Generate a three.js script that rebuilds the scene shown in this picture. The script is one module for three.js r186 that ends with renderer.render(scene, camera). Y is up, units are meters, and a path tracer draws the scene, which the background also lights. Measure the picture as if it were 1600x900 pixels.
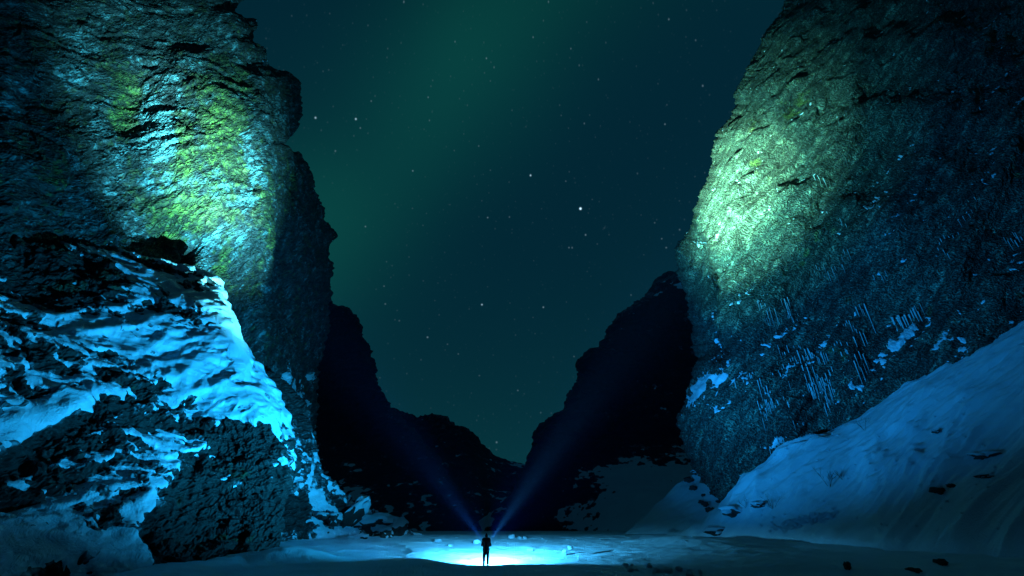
import * as THREE from 'three';
import { mergeGeometries, mergeVertices } from 'three/addons/utils/BufferGeometryUtils.js';

// ---------------------------------------------------------------- camera, sky, moon, exposure
const FOCAL = 711, EYE = 1.8, HORIZON = 830;                     // lens measured on a 1600 x 900 frame
const PITCH = Math.atan((HORIZON - 450) / FOCAL), SP = Math.sin(PITCH), CP = Math.cos(PITCH);
const scene = new THREE.Scene();
const camera = new THREE.PerspectiveCamera(2 * Math.atan(450 / FOCAL) * 180 / Math.PI, 16 / 9, 0.1, 3000);
camera.position.set(0, EYE, 0);
camera.rotation.x = PITCH;
const renderer = new THREE.WebGLRenderer({ antialias: true });
renderer.toneMapping = THREE.LinearToneMapping;
renderer.toneMappingExposure = 1;
renderer.shadowMap.enabled = true;

const { clamp, lerp, smoothstep } = THREE.MathUtils;
let seed = 7;
const rnd = () => { seed = (seed * 1664525 + 1013904223) >>> 0; return seed / 4294967296; };
const rr = (a, b) => a + (b - a) * rnd();
const sl = (c) => (c /= 255) <= 0.04045 ? c / 12.92 : ((c + 0.055) / 1.055) ** 2.4;

function dirOf(px, py) {
  const x = (px - 800) / FOCAL, y = (450 - py) / FOCAL;
  return [x, y * CP + SP, y * SP - CP];
}
/** the point seen in a direction, at a plain distance D down the valley */
function P(px, py, D) {
  const d = dirOf(px, py), k = D / -d[2];
  return new THREE.Vector3(d[0] * k, EYE + d[1] * k, -D);
}

// gradient noise
const perm = new Uint8Array(512);
{ const p = [...Array(256).keys()]; for (let i = 255; i > 0; i--) { const j = Math.floor(rnd() * (i + 1)); [p[i], p[j]] = [p[j], p[i]]; } for (let i = 0; i < 512; i++) perm[i] = p[i & 255]; }
const fade = (t) => t * t * t * (t * (t * 6 - 15) + 10);
function grad(h, x, y, z) { h &= 15; const u = h < 8 ? x : y, v = h < 4 ? y : h === 12 || h === 14 ? x : z; return ((h & 1) ? -u : u) + ((h & 2) ? -v : v); }
function noise(x, y, z) {
  const fx = Math.floor(x), fy = Math.floor(y), fz = Math.floor(z), X = fx & 255, Y = fy & 255, Z = fz & 255;
  x -= fx; y -= fy; z -= fz;
  const u = fade(x), v = fade(y), w = fade(z), A = perm[X] + Y, AA = perm[A] + Z, AB = perm[A + 1] + Z, B = perm[X + 1] + Y, BA = perm[B] + Z, BB = perm[B + 1] + Z;
  const a = grad(perm[AA], x, y, z), b = grad(perm[BA], x - 1, y, z), c = grad(perm[AB], x, y - 1, z), d = grad(perm[BB], x - 1, y - 1, z);
  const e = grad(perm[AA + 1], x, y, z - 1), f = grad(perm[BA + 1], x - 1, y, z - 1), g = grad(perm[AB + 1], x, y - 1, z - 1), h = grad(perm[BB + 1], x - 1, y - 1, z - 1);
  const l0 = a + u * (b - a), l1 = c + u * (d - c), l2 = e + u * (f - e), l3 = g + u * (h - g), m0 = l0 + v * (l1 - l0), m1 = l2 + v * (l3 - l2);
  return m0 + w * (m1 - m0);
}
function fbm(x, y, z, oct) { let s = 0, a = 1; for (let i = 0; i < oct; i++) { s += a * noise(x, y, z); x = x * 2.03 + 17.1; y = y * 2.03 + 5.3; z = z * 2.03 + 9.7; a *= 0.5; } return s; }
function ridged(x, y, z, oct) { let s = 0, a = 1; for (let i = 0; i < oct; i++) { s += a * (1 - 2.4 * Math.abs(noise(x, y, z))); x = x * 2.07 + 11.3; y = y * 2.07 + 3.1; z = z * 2.07 + 7.9; a *= 0.5; } return s; }
/** a flight of ledges: rises slowly, breaks off sharply */
function ledge(t) { t -= Math.floor(t); return t < 0.8 ? t / 0.8 - 0.5 : 0.5 - (t - 0.8) / 0.2; }
/** broken blocks: [a random height for the nearest cell, distance to its border] */
const cell = [0, 0];
function blocks(x, y, z) {
  const fx = Math.floor(x), fy = Math.floor(y), fz = Math.floor(z);
  let d1 = 9, d2 = 9, id = 0;
  for (let i = -1; i <= 1; i++) for (let j = -1; j <= 1; j++) for (let k = -1; k <= 1; k++) {
    const a = perm[(perm[(perm[(fx + i) & 255] + fy + j) & 255] + fz + k) & 255];
    const X = fx + i + perm[a] / 255 - x, Y = fy + j + perm[a + 57] / 255 - y, Z = fz + k + perm[a + 131] / 255 - z, q = X * X + Y * Y + Z * Z;
    if (q < d1) { d2 = d1; d1 = q; id = a; } else if (q < d2) d2 = q;
  }
  cell[0] = perm[id + 200] / 255; cell[1] = Math.sqrt(d2) - Math.sqrt(d1);
  return cell;
}

// ---- the night sky: air glow, an aurora curtain and stars
{
  const W = 4096, H = 2048, data = new Float32Array(W * H * 4);
  const low = [sl(10), sl(62), sl(66)], mid = [sl(2), sl(36), sl(50)], high = [sl(0), sl(15), sl(30)], green = [sl(8), sl(64), sl(46)];
  // the curtain: a great band whose plane leans over the valley
  const a = new THREE.Vector3(...dirOf(500, 330)).normalize(), b = new THREE.Vector3(...dirOf(790, 20)).normalize(), pole = new THREE.Vector3().crossVectors(a, b).normalize();
  for (let r = 0; r < H; r++) {
    const el = ((r + 0.5) / H - 0.5) * Math.PI, y = Math.sin(el), c = Math.cos(el), e = Math.max(0, el) * 180 / Math.PI;
    const t1 = Math.exp(-e / 13), t2 = smoothstep(e, 48, 85);
    for (let q = 0; q < W; q++) {
      const ph = ((q + 0.5) / W - 0.5) * 2 * Math.PI, x = Math.cos(ph) * c, z = Math.sin(ph) * c, o = (r * W + q) * 4;
      let band = 0;
      if (y > 0) {
        const off = Math.asin(clamp(x * pole.x + y * pole.y + z * pole.z, -1, 1)) * 180 / Math.PI + 2.2 * noise(x * 2.1 + 5, y * 2.1, z * 2.1);
        band = Math.exp(-off * off / (off > 0 ? 95 : 95)) * (0.75 + 0.35 * noise(x * 4, y * 4 + 3, z * 4)) * smoothstep(e, 4, 22) * (1 - smoothstep(e, 58, 84)) * smoothstep(-z, -.1, .3);
      }
      for (let k = 0; k < 3; k++) {
        let v = lerp(lerp(mid[k], high[k], t2), low[k], t1);
        data[o + k] = v + band * green[k] * 0.72;
      }
      data[o + 3] = 1;
    }
  }
  const star = (d, s, size) => {
    d.normalize();
    const u = (Math.atan2(d.z, d.x) / (2 * Math.PI) + 0.5) * W - 0.5, v = (Math.asin(d.y) / Math.PI + 0.5) * H - 0.5, sx = size / Math.max(0.2, Math.sqrt(1 - d.y * d.y));
    for (let j = Math.floor(v) - 4; j <= v + 5; j++) for (let i = Math.floor(u - 5 * sx); i <= u + 5 * sx; i++) {
      if (j < 0 || j >= H) continue;
      const g = s * Math.exp(-(((i - u) / sx) ** 2 + ((j - v) / size) ** 2)), o = (j * W + ((i + W) % W)) * 4;
      data[o] += g * 0.5; data[o + 1] += g * 0.82; data[o + 2] += g;
    }
  };
  const bright = [[907, 326, 9, 1.15], [829, 274, 3.4, .85], [556, 186, 3, .85], [493, 184, 2.6, .85], [753, 476, 3, .8], [849, 480, 1.5, .75], [915, 367, 1.3, .75], [668, 527, 1.3, .75], [776, 691, 1.2, .75], [894, 387, .9, .7], [762, 340, 1, .7], [645, 267, 1, .7], [796, 339, .6, .7], [524, 236, .8, .7], [563, 200, .7, .65],
    [571, 354, .8, .7], [602, 475, .7, .7], [624, 501, .6, .65], [760, 91, .8, .65], [772, 105, .6, .65], [711, 65, .5, .65], [1098, 134, 1, .7], [1039, 194, .8, .7], [1045, 30, .7, .7], [935, 124, .7, .65], [913, 193, .7, .65], [889, 387, .8, .7], [1041, 387, .8, .7], [1062, 359, .7, .7], [1034, 373, .7, .65], [809, 610, .7, .65], [897, 557, .5, .65], [845, 645, .5, .65], [986, 461, .6, .65], [1023, 348, .5, .65], [884, 283, .5, .65], [996, 271, .5, .65], [669, 152, .6, .65], [580, 158, .6, .65], [671, 188, .5, .65], [748, 228, .5, .65], [833, 58, .6, .65], [892, 76, .5, .65], [905, 102, .5, .65], [699, 538, .5, .6], [716, 553, .5, .6], [749, 587, .5, .6], [658, 562, .4, .6], [1087, 63, .5, .65], [631, 3, .8, .7], [857, 3, .6, .65], [600, 447, .6, .65]];
  for (const [x, y, s, z] of bright) star(new THREE.Vector3(...dirOf(x, y)), s * 0.42, z * .85);
  for (let i = 0; i < 9000; i++) {                               // the faint ones all round the sky
    const y = rr(0.03, 1), p = rr(0, 2 * Math.PI), c = Math.sqrt(1 - y * y);
    star(new THREE.Vector3(c * Math.cos(p), y, c * Math.sin(p)), 0.014 + 0.1 * rnd() ** 6, 0.55);
  }
  const t = new THREE.DataTexture(data, W, H, THREE.RGBAFormat, THREE.FloatType);
  t.mapping = THREE.EquirectangularReflectionMapping; t.magFilter = t.minFilter = THREE.LinearFilter; t.needsUpdate = true;
  scene.background = t; scene.environment = t;
}
const moon = new THREE.DirectionalLight(new THREE.Color(0.75, 0.86, 1), 0.004);
moon.name = 'moonlight'; moon.position.set(-60, 120, 90); moon.castShadow = true;
Object.assign(moon.shadow.camera, { left: -140, right: 140, top: 140, bottom: -140, near: 1, far: 500 });
scene.add(moon, moon.target);
moon.target.position.set(0, 0, -60);
scene.fog = new THREE.FogExp2(new THREE.Color(0.06, 0.2, 1), 0.000018);

// ---------------------------------------------------------------- helpers for things
const taken = {};
function numbered(n) { const k = taken[n] = (taken[n] ?? -1) + 1; return k ? n + '_' + String(k).padStart(3, '0') : n; }
function tag(o, label, category, group) { Object.assign(o.userData, { label, category }); if (group) o.userData.group = group; return o; }
function structure(o, label) { o.userData.kind = 'structure'; if (label) o.userData.label = label; return o; }
function addMesh(name, g, m, parent = scene) {
  const o = new THREE.Mesh(g, m); o.name = parent === scene ? numbered(name) : name; o.castShadow = o.receiveShadow = true; parent.add(o); return o;
}
function addGroup(name) { const o = new THREE.Group(); o.name = numbered(name); scene.add(o); return o; }

// ---------------------------------------------------------------- materials
function noiseTexture(n, fn, srgb) {
  const d = new Uint8Array(n * n * 4);
  for (let j = 0; j < n; j++) for (let i = 0; i < n; i++) { const v = fn(i / n, j / n), o = (j * n + i) * 4; d[o] = d[o + 1] = d[o + 2] = clamp(v, 0, 1) * 255; d[o + 3] = 255; }
  const t = new THREE.DataTexture(d, n, n); t.wrapS = t.wrapT = THREE.RepeatWrapping; t.magFilter = THREE.LinearFilter; t.minFilter = THREE.LinearMipmapLinearFilter; if (srgb) t.colorSpace = THREE.SRGBColorSpace; t.needsUpdate = true; return t;
}
const torus = (u, v, k, s) => fbm(Math.cos(u * 2 * Math.PI) * k + s, Math.sin(u * 2 * Math.PI) * k, Math.cos(v * 2 * Math.PI) * k + Math.sin(v * 2 * Math.PI) * k * 1.7, 5);
const rough = noiseTexture(512, (u, v) => 0.5 + 0.5 * torus(u, v, 3, 0));
const crust = noiseTexture(512, (u, v) => 0.5 + 0.32 * torus(u, v, 4, 40) + 0.12 * torus(u, v, 14, 80));
/** noise that closes on itself after p x q cells */
function tiled(x, y, p, q, k) {
  const fx = Math.floor(x), fy = Math.floor(y), u = fade(x - fx), v = fade(y - fy);
  const g = (i, j) => { const h = perm[(perm[(((fx + i) % p) + p) % p & 255] + (((fy + j) % q) + q) % q + k * 37) & 255] / 255 * 6.2832; return Math.cos(h) * (x - fx - i) + Math.sin(h) * (y - fy - j); };
  return lerp(lerp(g(0, 0), g(1, 0), u), lerp(g(0, 1), g(1, 1), u), v) * 1.4;
}
// bedded rock, one tile is 36 m wide: beds run along v, with cracks across and a gritty surface
const bedded = noiseTexture(1024, (u, v) => {
  const w = 0.012 * tiled(u * 9, v * 9, 9, 9, 1) + 0.0025 * tiled(u * 40, v * 40, 40, 40, 2), U = u + w, V = v + w;
  let n = 0.45 * tiled(U * 30, V * 8, 30, 8, 3) + 0.6 * tiled(U * 72, V * 22, 72, 22, 4) + 0.55 * tiled(U * 140, V * 56, 140, 56, 5) + 0.5 * tiled(U * 230, V * 150, 230, 150, 6) + 0.4 * tiled(u * 256, v * 256, 256, 256, 7);
  const crack = Math.min(Math.abs(tiled(U * 40, V * 14, 40, 14, 8)) * 7, Math.abs(tiled(U * 22, V * 30, 22, 30, 9)) * 9, 1);
  n = 0.5 + 0.62 * n; return clamp(n, 0.04, 1) * (0.45 + 0.55 * crack);
});
// grittier, finer rock for the right wall
const gritty = noiseTexture(1024, (u, v) => {
  const w = 0.004 * tiled(u * 9, v * 9, 9, 9, 11), U = u + w, V = v + w, a = 0.5 * tiled(U * 46, V * 5, 46, 5, 12), b = tiled(u * 90, v * 80, 90, 80, 13), c = tiled(u * 170, v * 170, 170, 170, 14), d = tiled(u * 250, v * 250, 250, 250, 15);
  const line = Math.min(1, Math.abs(tiled(U * 26, V * 3, 26, 3, 16)) * 12 + Math.max(0, tiled(u * 14, v * 14, 14, 14, 17)) * 4);
  return clamp(0.46 + 0.55 * a + 0.42 * b + 0.6 * c + 0.6 * d, 0.03, 1) * (0.3 + 0.7 * line);
});
const turned = (a, s, from = bedded) => { const t = from.clone(); t.repeat.set(s, s); t.rotation = a; t.needsUpdate = true; return t; };
const rep = (t, s) => { const c = t.clone(); c.repeat.set(s, s); c.needsUpdate = true; return c; };
const snowMat = new THREE.MeshStandardMaterial({ name: 'snow', color: new THREE.Color(0.6, 0.7, 0.84), roughness: 0.85, bumpMap: rep(crust, 0.42), bumpScale: 0.09 });
const rockOf = (name, turn, scale = 1 / 36, from = bedded, k = 1) => { const t = turned(turn, scale, from); return new THREE.MeshStandardMaterial({ name, color: new THREE.Color(k, k, k), vertexColors: true, roughness: 0.8, map: t, bumpMap: t, bumpScale: 0.26 }); };
const rockMat = rockOf('rock', -1.1), leftRock = rockOf('rock_of_left_wall', -0.3), rightRock = rockOf('rock_of_right_wall', -0.7, 1 / 34, gritty, 0.9);
const stoneMat = new THREE.MeshStandardMaterial({ name: 'dark_stone', color: new THREE.Color(0.035, 0.034, 0.032), roughness: 0.85, bumpMap: rep(rough, 0.8), bumpScale: 0.04 });
const iceMat = new THREE.MeshPhysicalMaterial({ name: 'ice', color: new THREE.Color(0.36, 0.46, 0.52), roughness: 0.2, ior: 1.31, clearcoat: 0.6, clearcoatRoughness: 0.1 });

// ---------------------------------------------------------------- rock faces as displaced sheets
const blob = (px, py, list) => { let s = 0; for (const [x, y, rx, ry, rot, w] of list) { const dx = px - x, dy = py - y, c = Math.cos(rot), n = Math.sin(rot), a = (dx * c + dy * n) / rx, b = (-dx * n + dy * c) / ry, q = a * a + b * b; if (q < 9) s += w * Math.exp(-q); } return s; };
function poly(points) {                                          // piecewise linear y -> x
  return (y) => { if (y <= points[0][0]) return points[0][1]; for (let i = 1; i < points.length; i++) if (y <= points[i][0]) { const [y0, x0] = points[i - 1], [y1, x1] = points[i]; return x0 + (x1 - x0) * (y - y0) / (y1 - y0); } return points.at(-1)[1]; };
}
const smoothPoly = (points) => { const f = poly(points); return (y) => (f(y - 12) + 2 * f(y) + f(y + 12)) / 4; };

/** base(i/nu, j/nv) -> {p, x, y}; low, fine (metres along the normal); color -> [r,g,b]; snow -> depth in metres (below 0: bare) */
function rockSheet({ base, nu, nv, low, fine, color, snow, snowSmooth = 0.35, facing, along = [1, 0], dust = 0 }) {
  const n = (nu + 1) * (nv + 1), B = new Float32Array(n * 3), X = new Float32Array(n), Y = new Float32Array(n);
  for (let j = 0, k = 0; j <= nv; j++) for (let i = 0; i <= nu; i++, k++) { const q = base(i / nu, j / nv); B[k * 3] = q.p.x; B[k * 3 + 1] = q.p.y; B[k * 3 + 2] = q.p.z; X[k] = q.x; Y[k] = q.y; }
  const index = new Uint32Array(nu * nv * 6);
  const normals = (A, step) => {
    const N = new Float32Array(n * 3);
    for (let j = 0, k = 0; j <= nv; j++) for (let i = 0; i <= nu; i++, k++) {
      const a = (j * (nu + 1) + Math.min(nu, i + step)) * 3, b = (j * (nu + 1) + Math.max(0, i - step)) * 3, c = (Math.min(nv, j + step) * (nu + 1) + i) * 3, d = (Math.max(0, j - step) * (nu + 1) + i) * 3;
      const ux = A[a] - A[b], uy = A[a + 1] - A[b + 1], uz = A[a + 2] - A[b + 2], vx = A[c] - A[d], vy = A[c + 1] - A[d + 1], vz = A[c + 2] - A[d + 2];
      let x = uy * vz - uz * vy, y = uz * vx - ux * vz, z = ux * vy - uy * vx; const l = Math.hypot(x, y, z) || 1;
      N[k * 3] = x / l; N[k * 3 + 1] = y / l; N[k * 3 + 2] = z / l;
    }
    return N;
  };
  let N = normals(B, 4), s = 0;
  for (let k = 0; k < n; k += 7) s += Math.sign(N[k * 3] * (facing[0] - B[k * 3]) + N[k * 3 + 1] * (facing[1] - B[k * 3 + 1]) + N[k * 3 + 2] * (facing[2] - B[k * 3 + 2]));
  s = s < 0 ? -1 : 1;
  const L = new Float32Array(n * 3);
  for (let k = 0; k < n; k++) { const d = s * low(B[k * 3], B[k * 3 + 1], B[k * 3 + 2], X[k], Y[k]); for (let c = 0; c < 3; c++) L[k * 3 + c] = B[k * 3 + c] + N[k * 3 + c] * d; }
  N = normals(L, 3); for (let k = 0; k < n * 3; k++) N[k] *= s;
  const R = new Float32Array(n * 3), C = new Float32Array(n * 3), UV = new Float32Array(n * 2), S = snow && new Float32Array(n * 3), depth = snow && new Float32Array(n);
  for (let k = 0; k < n; k++) {
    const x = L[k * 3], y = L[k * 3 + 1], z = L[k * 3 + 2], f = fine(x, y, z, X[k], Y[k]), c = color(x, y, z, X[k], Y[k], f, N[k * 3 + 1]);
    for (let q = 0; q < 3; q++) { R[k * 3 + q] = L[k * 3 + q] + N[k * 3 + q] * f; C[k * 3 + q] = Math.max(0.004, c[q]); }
    UV[k * 2] = x * along[0] + z * along[1]; UV[k * 2 + 1] = y;
    if (snow) { const d = depth[k] = snow(x, y, z, X[k], Y[k], N[k * 3 + 1], f), e = f * snowSmooth + (d > 0 ? 0.4 * (1 - Math.exp(-d * 1.6)) : Math.max(d, -.5)); for (let q = 0; q < 3; q++) S[k * 3 + q] = L[k * 3 + q] + N[k * 3 + q] * e; if (dust) { const t = smoothstep(d + .3 * noise(x * 5.3, y * 5.3, z * 5.3) + .2 * noise(x * 2, y * 2, z * 2), -.02, .22) * dust; for (let q = 0; q < 3; q++) C[k * 3 + q] = lerp(C[k * 3 + q], [.5, .58, .7][q], t); } }
  }
  for (let j = 0, o = 0; j < nv; j++) for (let i = 0; i < nu; i++) { const a = j * (nu + 1) + i, b = a + 1, c = a + nu + 1, d = c + 1; if (s > 0) { index[o++] = a; index[o++] = b; index[o++] = d; index[o++] = a; index[o++] = d; index[o++] = c; } else { index[o++] = a; index[o++] = d; index[o++] = b; index[o++] = a; index[o++] = c; index[o++] = d; } }
  const g = new THREE.BufferGeometry();
  g.setAttribute('position', new THREE.BufferAttribute(R, 3)); g.setAttribute('color', new THREE.BufferAttribute(C, 3)); g.setAttribute('uv', new THREE.BufferAttribute(UV, 2)); g.setIndex(new THREE.BufferAttribute(index, 1)); g.computeVertexNormals();
  const out = { rock: g, at: (u, v) => { const k = Math.round(v * nv) * (nu + 1) + Math.round(u * nu); return { p: new THREE.Vector3(R[k * 3], R[k * 3 + 1], R[k * 3 + 2]), n: new THREE.Vector3(N[k * 3], N[k * 3 + 1], N[k * 3 + 2]) }; } };
  if (snow) {
    const keep = [], map = new Int32Array(n).fill(-1), pos = [], uv = [];
    const put = (k) => { if (map[k] < 0) { map[k] = pos.length / 3; pos.push(S[k * 3], S[k * 3 + 1], S[k * 3 + 2]); uv.push(UV[k * 2], UV[k * 2 + 1]); } return map[k]; };
    for (let o = 0; o < index.length; o += 3) { const a = index[o], b = index[o + 1], c = index[o + 2]; if (Math.max(depth[a], depth[b], depth[c]) > -0.4) keep.push(put(a), put(b), put(c)); }
    const q = new THREE.BufferGeometry();
    q.setAttribute('position', new THREE.Float32BufferAttribute(pos, 3)); q.setAttribute('uv', new THREE.Float32BufferAttribute(uv, 2)); q.setIndex(keep); q.computeVertexNormals();
    out.snow = q;
  }
  return out;
}
/** a face between the lines x0 and x1(y), from y = yb up to yt, at the distance D(x, y), then turned back round its free edge (the side of x1) and over its top */
function face({ x0, x1, yb, yt, D, bend = 40, depth = 7, turn = 0.3, back = 45, uFront = 0.92, vFront = 0.96, jag = 6 }) {
  const side = Math.sign(x1(yt) - x0), line = x1; x1 = (y) => line(y) + jag * (noise(y * 0.045, 3.3, x0) + 0.7 * noise(y * 0.13, 8.1, x0) + 0.4 * noise(y * 0.35, 1.7, x0));
  return (u, v) => {
    const vv = Math.min(1, v / vFront), y = lerp(yb, yt, vv), e = x1(y), uu = Math.min(1, u / uFront), x = lerp(x0, e, uu);
    const near = clamp(1 - Math.abs(e - x) / bend, 0, 1);
    const p = P(x, y, D(x, y) + depth * (1 - Math.sqrt(1 - near * near * 0.98)));
    if (u > uFront) { const t = (u - uFront) / (1 - uFront), l = Math.hypot(p.x, p.z), a = Math.atan2(p.x / l, -p.z / l) + side * -1 * turn * -1 * -1; p.x += Math.sin(a) * back * t; p.z -= Math.cos(a) * back * t; }
    if (v > vFront) { const t = (v - vFront) / (1 - vFront), l = Math.hypot(p.x, p.z); p.x += p.x / l * 35 * t; p.z += p.z / l * 35 * t; }
    return { p, x, y };
  };
}
const mix3 = (a, b, t) => [a[0] + (b[0] - a[0]) * t, a[1] + (b[1] - a[1]) * t, a[2] + (b[2] - a[2]) * t];
const step = (v, a, b) => smoothstep(v, a, b);

// ---- left wall
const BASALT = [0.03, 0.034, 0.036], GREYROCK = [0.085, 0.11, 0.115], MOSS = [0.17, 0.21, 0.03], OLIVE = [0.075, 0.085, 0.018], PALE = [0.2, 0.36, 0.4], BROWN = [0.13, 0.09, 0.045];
{
  const edge = poly([[-160, 372], [0, 383], [18, 372], [28, 396], [42, 408], [62, 400], [75, 414], [98, 416], [112, 438], [120, 456], [132, 468], [150, 465], [168, 470], [190, 466], [215, 458], [224, 448], [232, 466], [248, 470], [262, 480], [275, 484], [292, 489], [310, 497], [335, 505], [352, 514], [368, 528], [376, 520], [392, 514], [420, 518], [470, 516], [520, 512], [570, 500], [640, 492], [740, 494], [860, 500]]);
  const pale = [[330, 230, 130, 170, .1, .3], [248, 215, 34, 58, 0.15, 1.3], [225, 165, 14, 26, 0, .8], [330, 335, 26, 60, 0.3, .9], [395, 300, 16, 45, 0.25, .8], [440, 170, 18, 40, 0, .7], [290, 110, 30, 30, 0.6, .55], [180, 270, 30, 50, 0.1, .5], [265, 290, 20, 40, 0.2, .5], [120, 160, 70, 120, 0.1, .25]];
  const moss = [[190, 165, 24, 50, 0.15, 1.1], [275, 265, 14, 70, 0.1, .9], [325, 180, 30, 60, 0.1, .7], [285, 345, 30, 50, 0.3, 1], [355, 235, 40, 90, 0.1, .8], [375, 130, 25, 35, 0, .5], [410, 340, 12, 60, 0, .8], [450, 290, 18, 40, 0, .6], [90, 280, 25, 30, 0.5, .7], [345, 410, 14, 50, .2, .8], [240, 330, 30, 50, 0, .6]];
  const dark = [[262, 165, 12, 22, 0, .9], [225, 75, 26, 50, 0.2, .6], [210, 260, 14, 24, 0, .5]];      // wet stains
  const sheet = rockSheet({
    along: [0.77, -0.63], nu: 500, nv: 640, facing: [0, 20, -30],
    base: face({ x0: -190, x1: edge, yb: 860, yt: -130, D: (x, y) => 31 + (x < 0 ? .03 : 0.05) * x - .018 * Math.max(0, x - 330) + .2 * Math.max(0, x - 400) * step(x, 395, 430) + (x > 330 ? (x - 330) * 0.02 : 0) + 1.6 * step(y, 250, 420) * step(x, 150, 330), bend: 55, depth: 8 }),
    low: (x, y, z, px, py) => {
      const w = 1 - 0.75 * step(px, 440, 500);
      return w * (2.1 * fbm(x * 0.06 + 3, y * 0.045, z * 0.06, 2) + 0.3 * ridged(x * 0.13 + y * 0.06, y * 0.08 - x * 0.05, z * 0.13, 2)) + 0.3 * w * blocks(x * 0.21 + y * 0.05, y * 0.12, z * 0.21)[0] - 2.2 * blob(px, py, [[205, 170, 30, 70, .2, .35], [292, 405, 8, 22, .5, 1.3], [470, 226, 26, 7, 0, 1.2]]) + 1.8 * blob(px, py, [[300, 240, 60, 110, .1, .8]]);
    },
    fine: (x, y, z, px, py) => {
      const s = (y + x * 0.9) * 0.35, q = blocks(x * 0.75 + y * 0.3, y * 0.42 - x * .2, z * 0.75);
      const g = x * 0.75 - z * 0.65, a = g * 0.93 - y * 0.36, b = y * 0.93 + g * 0.36;          // the beds stand steep and lean to the right
      const w1 = noise(x * .21, y * .21, z * .21), w2 = noise(x * .7, y * .7, z * .7);
      let d = 0.12 * (q[0] - 0.5) + 0.34 * ledge(a * 0.3 + 1.3 * w1 + .2 * w2) + 0.06 * ledge(b * 0.33 - a * .12 + 1.2 * w2 + 2 * w1) + 0.12 * ledge(a * 1.05 + 1.1 * w2 + .4 * noise(x * 2, y * 2, z * 2));
      d += 0.07 * fbm(a * 2.2, b * 1.2, z * 1.6, 3) + 0.06 * noise(x * 6, y * 6, z * 6);
      return d;
    },
    color: (x, y, z, px, py, f) => {
      const n1 = fbm(x * 0.35, y * 0.22, z * 0.35, 4), n2 = fbm(x * 1.3 + 9, y * 0.9, z * 1.3, 3), n3 = noise(x * 4.3, y * 4.3, z * 4.3);
      const g = x * 0.75 - z * 0.65, a = g * 0.93 - y * 0.36, b = y * 0.93 + g * 0.36, n5 = fbm(a * 1.5, b * 0.2, z * .4 + 3, 3), n6 = noise(a * 2.6 + 20, b * 1.1, z);
      let c = mix3(BASALT, GREYROCK, clamp(0.45 + 0.9 * n1 + 0.7 * n2 + .5 * n5, 0, 1));
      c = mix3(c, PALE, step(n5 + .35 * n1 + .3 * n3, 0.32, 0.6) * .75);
      c = mix3(c, OLIVE, step(n6 - .4 * n1 + .5 * blob(px, py, moss), 0.3, 0.5) * .7);
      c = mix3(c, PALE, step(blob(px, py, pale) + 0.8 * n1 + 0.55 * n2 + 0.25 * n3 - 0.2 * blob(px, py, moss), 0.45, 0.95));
      c = mix3(c, OLIVE, step(blob(px, py, moss) - 0.5 * n1 + 0.5 * n2, 0.3, 0.6) * 0.85);
      c = mix3(c, MOSS, step(blob(px, py, moss) - 0.6 * n1 + 1.0 * n2 + 0.6 * n3 - .7 * Math.max(0, n5) + .4 * n6, 0.8, 1.2));
      c = mix3(c, BROWN, step(n2 - 0.6 * n1 + 0.4 * noise(x * .15, y * .15, z * .15 + 7), 0.55, 0.8) * 0.7);
      c = mix3(c, [0.022, 0.022, 0.024], step(blob(px, py, dark) + 0.5 * n2 + 0.3 * n1, 0.42, 0.7));
      const k = 1 + 0.5 * n3; return [c[0] * k, c[1] * k, c[2] * k];
    },
    snow: (x, y, z, px, py, ny, f) => 0.75 * (ny - 0.56) + 0.28 * fbm(x * 0.5, y * 0.5, z * 0.5, 3) - 0.33 + blob(px, py, [[372, 55, 8, 12, .4, .5], [413, 98, 7, 7, 0, .6], [455, 222, 10, 5, 0, .5], [440, 590, 40, 40, 0, .25], [430, 640, 45, 60, 0, .5], [470, 690, 40, 80, 0, .55], [488, 588, 8, 12, .5, .6], [345, 130, 4, 30, .35, .35], [320, 175, 3, 26, .35, .3]]),
  });
  const o = structure(addGroup('cliff'), 'tall mossy rock wall on the left, lit green and cyan');
  addMesh('rock_face', sheet.rock, leftRock, o); addMesh('snow_cover', sheet.snow, snowMat, o).userData.kind = 'stuff';
}

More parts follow.
